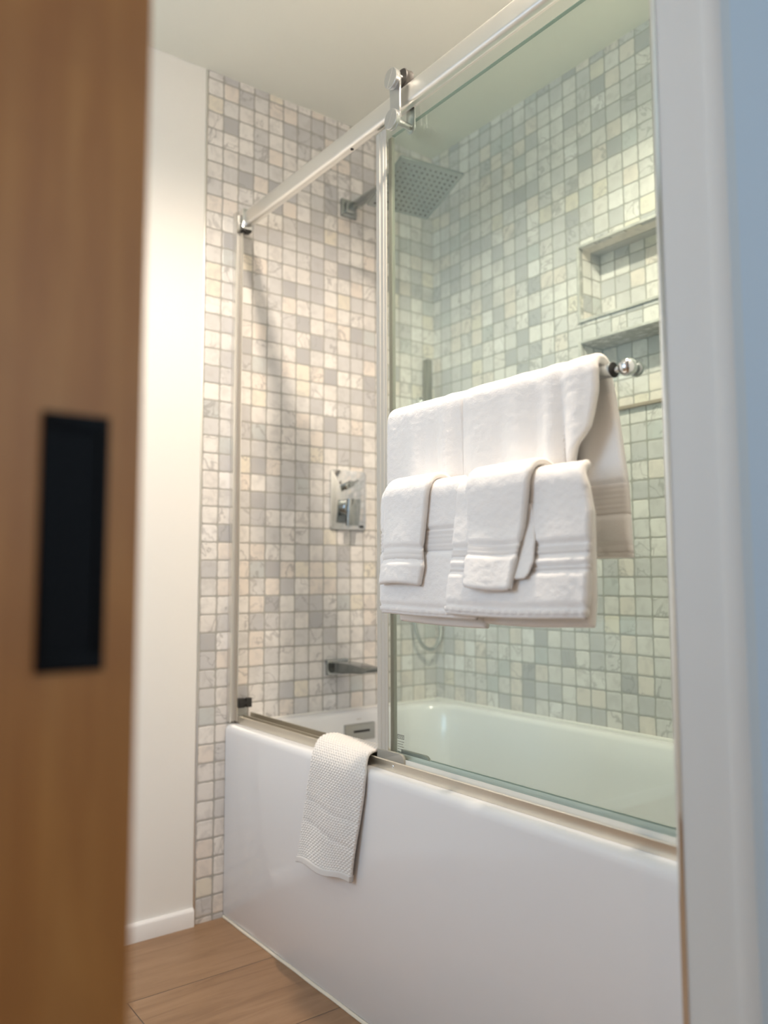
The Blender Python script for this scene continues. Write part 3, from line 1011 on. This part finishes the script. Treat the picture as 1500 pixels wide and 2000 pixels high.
def sheet_mesh(name, P, th, m, parent, rows=None, extra=0.0, relief=None, round_r=None, seed=0, fuzz=0.0, label=None, origin=None, both=True):
    """closed sheet of thickness th around the surface P (rows along, columns across)"""
    N = sheet_normals(P)
    if rows is not None:
        P, N = P[rows[0]:rows[1]], N[rows[0]:rows[1]]
    ns, nu = P.shape[:2]
    rr = round_r or th / 2
    # distance from the border (in metres) -> rounded edge
    dx = np.linalg.norm(np.diff(P, axis=1), axis=2)
    cu = np.concatenate([np.zeros((ns, 1)), np.cumsum(dx, axis=1)], axis=1)
    eu = np.minimum(cu, cu[:, -1:] - cu)
    dz = np.linalg.norm(np.diff(P, axis=0), axis=2)
    cs = np.concatenate([np.zeros((1, nu)), np.cumsum(dz, axis=0)], axis=0)
    es = np.minimum(cs, cs[-1:] - cs)
    e = np.clip(np.minimum(eu, es) / rr, 0, 1)
    prof = np.sqrt(np.clip(1 - (1 - e) ** 2, 0, 1))
    rng = np.random.default_rng(seed)
    f = rng.normal(0, 1, (ns, nu))
    f = (f + np.roll(f, 1, 0) + np.roll(f, 1, 1) + np.roll(np.roll(f, 1, 0), 1, 1)) / 4
    h = th / 2 + extra
    ho = (h + f * fuzz + (relief if relief is not None else 0.0)) * prof
    hi = (h + (relief * 0.9 if relief is not None and both else 0.0)) * prof
    A = P + N * ho[..., None]
    B = P - N * hi[..., None]
    bmv = []
    idxA = np.arange(ns * nu).reshape(ns, nu)
    idxB = idxA.copy()
    inner = np.zeros((ns, nu), bool)
    inner[1:-1, 1:-1] = True
    idxB[inner] = ns * nu + np.arange(inner.sum())
    verts = np.concatenate([A.reshape(-1, 3), B[inner]])
    faces = []
    for i in range(ns - 1):
        for j in range(nu - 1):
            faces.append((idxA[i, j], idxA[i, j + 1], idxA[i + 1, j + 1], idxA[i + 1, j]))   # front
            faces.append((idxB[i, j], idxB[i + 1, j], idxB[i + 1, j + 1], idxB[i, j + 1]))
    off = np.array(wpos(parent)) if parent is not None else np.array(origin)
    me = bpy.data.meshes.new(name)
    me.from_pydata((verts - off).tolist(), [], [tuple(int(q) for q in f_) for f_ in faces])
    me.validate()
    me.polygons.foreach_set('use_smooth', [True] * len(me.polygons))
    me.materials.append(m)
    me.update()
    o = bpy.data.objects.new(name, me)
    COL.objects.link(o)
    if parent is not None:
        o.parent = parent
    else:
        o.location = origin
    if label:
        o['label'] = label
    return o


def towel(name, label, cat, group, Q, s, xl, xr, wave, th, seed, bands, nu_step=0.0035, fuzz=0.00045, origin=None):
    width = xr(Q[0], 0) - xl(Q[0], 0)
    nu = int(width / nu_step)
    P = sheet_points(Q, s, xl, xr, nu, wave)
    og = origin or tuple(P.reshape(-1, 3).mean(0))
    t = thing(name, label, cat, og, group)
    # woven bands are thinner than the pile: the pile is pressed in there
    relief = np.zeros(P.shape[:2])
    for kind, s0, s1 in bands:
        sel = (s >= s0 - 0.001) & (s <= s1 + 0.001)
        relief[sel, :] -= 0.0048 if kind == 'dobby' else 0.0036
    relief = np.array([smooth1(relief[:, j], 1) for j in range(P.shape[1])]).T
    sheet_mesh('pile', P, th, M_TERRY, t, relief=relief, seed=seed, fuzz=fuzz)
    for kind, s0, s1 in bands:
        i0, i1 = int(np.searchsorted(s, s0)), int(np.searchsorted(s, s1))
        i0, i1 = max(i0, 0), max(i1, i0 + 4)
        sub = s[i0:i1]
        U = np.linspace(0, width, nu)
        if kind == 'dobby':
            rel = 0.0010 * np.sin(sub * 2 * PI / 0.0078)[:, None] * np.ones((1, nu))
            o = sheet_mesh('dobby_border', P, th, M_HEM, t, (i0, i1), -0.0030, rel, round_r=0.004, seed=seed)
        else:
            rel = 0.0010 * np.sin(U * 2 * PI / 0.016)[None, :] * np.ones((len(sub), 1))
            o = sheet_mesh('hem', P, th, M_HEM, t, (i0, i1), -0.0018, rel, round_r=0.004, seed=seed)
    return t


ST = 0.0030
G_BATH, G_HAND, G_WASH = 'bath towels on the upper bar', 'hand towels on the lower bar', 'washcloths over the hand towels'


def folds(amps, zt, zlow):
    """vertical folds that deepen downwards; amps: (centre x, width, amplitude)"""
    def f(U, x, q, s):
        g = np.clip((zt - q[1]) / (zt - zlow), 0, 1)
        g = 0.25 + 0.75 * g
        front = q[0] < YBAR
        y = np.zeros_like(x)
        for c, wd, a in amps:
            y += a * np.exp(-((x - c) / wd) ** 2)
        return (y * g if front else -0.25 * y * g), 0.0 * x
    return f


YBAR = -0.045
# upper left bath towel (folded lengthwise)
Q, s = drape_path(0.985, -0.061, -0.045, 1.240, 0.0195, -0.0235, 0.965, ST)
towel('bath_towel', 'white bath towel on the left half of the upper bar, by the door edge', 'towel', G_BATH, Q, s,
      lambda q, a: interp([(0.95, 0.852), (1.16, 0.850), (1.245, 0.850), (1.27, 0.856)], q[1]),
      lambda q, a: interp([(0.95, 1.060), (1.10, 1.066), (1.27, 1.070)], q[1]),
      folds([(0.862, 0.022, -0.004), (0.935, 0.020, -0.005), (0.965, 0.014, 0.003), (1.000, 0.013, 0.007), (1.026, 0.012, -0.007), (1.062, 0.016, 0.010)], 1.24, 1.10),
      0.016, 1, [('hem', 0.003, 0.018), ('dobby', 0.09, 0.12)])
# upper right bath towel; its back half hangs lower and further right
Q, s = drape_path(0.985, -0.066, -0.045, 1.240, 0.0205, -0.0205, 0.958, ST)


def ur_l(q, a):
    return interp([(0.95, 1.058), (1.10, 1.064), (1.27, 1.070)], q[1]) if q[0] < YBAR else interp([(0.95, 1.10), (1.24, 1.080)], q[1])


def ur_r(q, a):
    if q[0] < YBAR + 0.004:
        return interp([(0.98, 1.270), (1.06, 1.290), (1.105, 1.314), (1.155, 1.350), (1.206, 1.363), (1.24, 1.364), (1.262, 1.357)], q[1])
    return interp([(0.955, 1.384), (0.97, 1.383), (1.064, 1.379), (1.16, 1.366), (1.231, 1.356), (1.258, 1.357)], q[1])


UR_F = [(1.075, 0.014, 0.006), (1.105, 0.018, -0.005), (1.165, 0.016, 0.006), (1.20, 0.016, -0.006), (1.245, 0.016, 0.008), (1.275, 0.010, -0.009), (1.297, 0.010, 0.012), (1.325, 0.014, -0.010)]
towel('bath_towel', 'white bath towel on the right half of the upper bar, its back half showing behind', 'towel', G_BATH, Q, s,
      ur_l, ur_r, folds(UR_F, 1.23, 1.09), 0.016, 2,
      [('hem', 0.003, 0.018), ('dobby', s[-1] - 0.115, s[-1] - 0.062), ('hem', s[-1] - 0.022, s[-1] - 0.004)])

YBAR = -0.112
DX = 0.0103
# lower left hand towel
Q, s = drape_path(0.866, -0.136, -0.112, 1.075, 0.0185, -0.0950, 0.850, ST)


def ll_wave(U, x, q, s):
    front = q[0] < YBAR
    g = np.clip((1.07 - q[1]) / 0.22, 0, 1)
    y = -0.004 * np.exp(-((x - 0.92) / 0.03) ** 2) * g + 0.004 * np.exp(-((x - 1.08) / 0.04) ** 2) * g
    return (y if front else 0 * y), -0.004 * g * np.sin(U * 2.2)


towel('hand_towel', 'white hand towel with a ribbed band, left on the lower bar', 'towel', G_HAND, Q, s,
      lambda q, a: DX + interp([(0.84, 0.918), (0.88, 0.912), (1.06, 0.904), (1.10, 0.910)], q[1]),
      lambda q, a: DX + interp([(0.84, 1.164), (1.03, 1.152), (1.06, 1.128), (1.10, 1.120)], q[1]) - (0.0 if q[0] < YBAR else 0.02),
      ll_wave, 0.016, 3, [('hem', 0.003, 0.018), ('dobby', 0.108, 0.148)])
# lower right hand towel, overlapping it
Q, s = drape_path(0.871, -0.151, -0.112, 1.069, 0.0200, -0.0930, 0.856, ST)


def lr_wave(U, x, q, s):
    front = q[0] < YBAR
    g = np.clip((1.07 - q[1]) / 0.22, 0, 1)
    y = -0.006 * np.exp(-((x - 1.14) / 0.04) ** 2) * g + 0.005 * np.exp(-((x - 1.28) / 0.05) ** 2) * np.sin(np.clip((1.09 - q[1]) / 0.2, 0, 1) * PI)
    y += 0.004 * np.exp(-((x - 1.385) / 0.02) ** 2) * g
    return (y if front else 0 * y), -0.003 * g * np.sin(U * 4.0)


towel('hand_towel', 'white hand towel, right on the lower bar, overlapping the other hand towel', 'towel', G_HAND, Q, s,
      lambda q, a: DX + interp([(0.85, 1.111), (0.88, 1.108), (0.95, 1.111), (1.02, 1.113), (1.07, 1.116), (1.11, 1.120)], q[1]),
      lambda q, a: DX + interp([(0.85, 1.386), (0.90, 1.391), (1.02, 1.391), (1.06, 1.383), (1.085, 1.374), (1.11, 1.366)], q[1]) - (0.0 if q[0] < YBAR else 0.03),
      lr_wave, 0.016, 4, [('hem', 0.003, 0.018), ('dobby', 0.066, 0.076), ('dobby', 0.088, 0.108)])

# washcloths, each folded over the top edge of a hand towel
Q, s = drape_path(0.917, -0.152, -0.112, 1.075, 0.0325, -0.0800, 1.035, ST)


def w1_wave(U, x, q, s):
    front = q[0] < YBAR
    g = np.clip((1.06 - q[1]) / 0.14, 0, 1)
    y = -0.010 * g * np.sin(U * PI) + 0.006 * g * U
    return (y if front else 0 * y), 0.004 * g * np.sin(U * PI) - 0.002 * g * U


towel('washcloth', 'white washcloth over the left hand towel, next to the door edge', 'washcloth', G_WASH, Q, s,
      lambda q, a: DX + interp([(0.915, 0.926), (0.95, 0.930), (0.99, 0.934), (1.09, 0.930), (1.11, 0.936)], q[1]),
      lambda q, a: DX + interp([(0.915, 1.034), (0.95, 1.043), (0.985, 1.040), (1.09, 1.056), (1.11, 1.052)], q[1]),
      w1_wave, 0.012, 5, [('dobby', 0.040, 0.066)], 0.003)
Q, s = drape_path(0.915, -0.168, -0.112, 1.070, 0.0345, -0.0780, 1.03, ST)


def w2_wave(U, x, q, s):
    front = q[0] < YBAR
    g = np.clip((1.06 - q[1]) / 0.14, 0, 1)
    y = 0.0015 * np.exp(-((U - 1.0) / 0.2) ** 2) * g - 0.004 * g * np.sin(U * PI * 2)
    return (y if front else 0 * y), -0.006 * g * np.sin(U * 2.4)


def w2_l(q, a):
    return DX + interp([(0.91, 1.168), (0.94, 1.164), (1.00, 1.158), (1.07, 1.150), (1.12, 1.150)], q[1])


def w2_r(q, a):
    return DX + interp([(0.91, 1.262), (0.94, 1.265), (0.99, 1.273), (1.06, 1.286), (1.09, 1.288), (1.12, 1.284)], q[1])


wc = towel('washcloth', 'white washcloth over the right hand towel, one corner peeping out below', 'washcloth', G_WASH, Q, s,
      w2_l, w2_r, w2_wave, 0.012, 6, [('dobby', 0.050, 0.072)], 0.003)
# its inner layer shows as a corner past the right edge
zz = np.linspace(0.922, 1.040, 48)
uu = np.linspace(0, 1, 36)
P = np.zeros((48, 36, 3))
for i in range(48):
    xa, xb = 1.215, DX + np.interp(zz[i], [0.922, 0.932, 0.95, 0.98, 1.02, 1.065], [1.284, 1.291, 1.296, 1.294, 1.287, 1.277])
    P[i, :, 0] = xa + (xb - xa) * uu
    P[i, :, 1] = np.interp(zz[i], [0.915, 1.01], [-0.168, -0.1465]) + 0.0095
    P[i, :, 2] = zz[i] + 0.006 * uu * np.clip((0.96 - zz[i]) / 0.04, 0, 1)
sheet_mesh('inner_layer', P, 0.0045, M_TERRY, wc, seed=12, fuzz=0.0003)


# bath mat over the tub rim: woven in rows of small knots
def bath_mat():
    step = 0.0016
    prof = [(-0.018, 0.262), (-0.014, 0.34), (-0.011, 0.42), (-0.0085, 0.485), (-0.007, 0.508), (0.000, 0.526), (0.010, 0.538), (0.022, 0.549), (0.036, 0.5525), (0.058, 0.5535), (0.078, 0.552), (0.090, 0.545), (0.097, 0.520), (0.104, 0.47), (0.112, 0.40)]
    prof = np.array(prof)
    d = np.r_[0, np.cumsum(np.hypot(*np.diff(prof, axis=0).T))]
    s = np.linspace(0, d[-1], int(d[-1] / step))
    Q = np.c_[smooth1(np.interp(s, d, prof[:, 0]), 30), smooth1(np.interp(s, d, prof[:, 1]), 30)]
    nu = 140
    U = np.linspace(0, 1, nu)
    LX = [(0.0, 0.430), (0.03, 0.441), (0.11, 0.448), (0.18, 0.460), (0.23, 0.472), (0.26, 0.470), (0.32, 0.448), (0.36, 0.444), (0.6, 0.45)]
    RX = [(0.0, 0.643), (0.03, 0.648), (0.13, 0.668), (0.21, 0.684), (0.25, 0.688), (0.275, 0.674), (0.295, 0.662), (0.32, 0.660), (0.6, 0.656)]
    lx = smooth1(np.interp(s, *np.array(LX).T), 20)
    rx = smooth1(np.interp(s, *np.array(RX).T), 20)
    P = np.zeros((len(s), nu, 3))
    for i in range(len(s)):
        x = lx[i] + (rx[i] - lx[i]) * U
        low = np.clip((0.50 - Q[i, 1]) / 0.24, 0, 1) if Q[i, 0] < 0.02 else 0.0
        y = -0.006 * low * np.sin(U * PI * 1.3 + 0.3) - 0.007 * low * np.exp(-((U - 0.75) / 0.22) ** 2)
        y -= 0.0022 * low * np.sin(U * 5.5 + s[i] * 30)
        z = 0.006 * low * np.sin((1 - U) * 2.0) + 0.016 * U * low + 0.005 * low * np.sin(U * 9)
        P[i, :, 0] = x
        P[i, :, 1] = Q[i, 0] + y
        P[i, :, 2] = Q[i, 1] + z
    t = thing('bath_mat', 'cream woven bath mat draped over the tub rim beside the door edge', 'bath mat', tuple(P.reshape(-1, 3).mean(0)))
    pu, ps = 0.0102, 0.0056
    X = (np.linspace(0, 0.215, nu)[None, :]) / pu
    S = s[:, None] / ps
    row = np.floor(S)
    a = np.cos(2 * PI * (X + 0.5 * (row % 2))) * 0.5 + 0.5
    b = np.sin(PI * (S - row))
    rel = 0.0038 * np.power(a * b, 0.8) - 0.001
    crease = -0.0018 * np.exp(-((s[:, None] - 0.105 + 0.03 * U[None, :]) / 0.006) ** 2) - 0.0015 * np.exp(-((s[:, None] - 0.155 + 0.02 * U[None, :]) / 0.006) ** 2)
    sheet_mesh('woven_sheet', P, 0.007, M_MAT, t, None, 0.0, rel + crease, seed=9, fuzz=0.0002, both=False)
    hem_rows = int(0.020 / step)
    sheet_mesh('hem', P, 0.007, M_MATHEM, t, (0, hem_rows), 0.0030, None, round_r=0.003, seed=10, fuzz=0.0001, label='flat pale grey hem')
    return t


bath_mat()
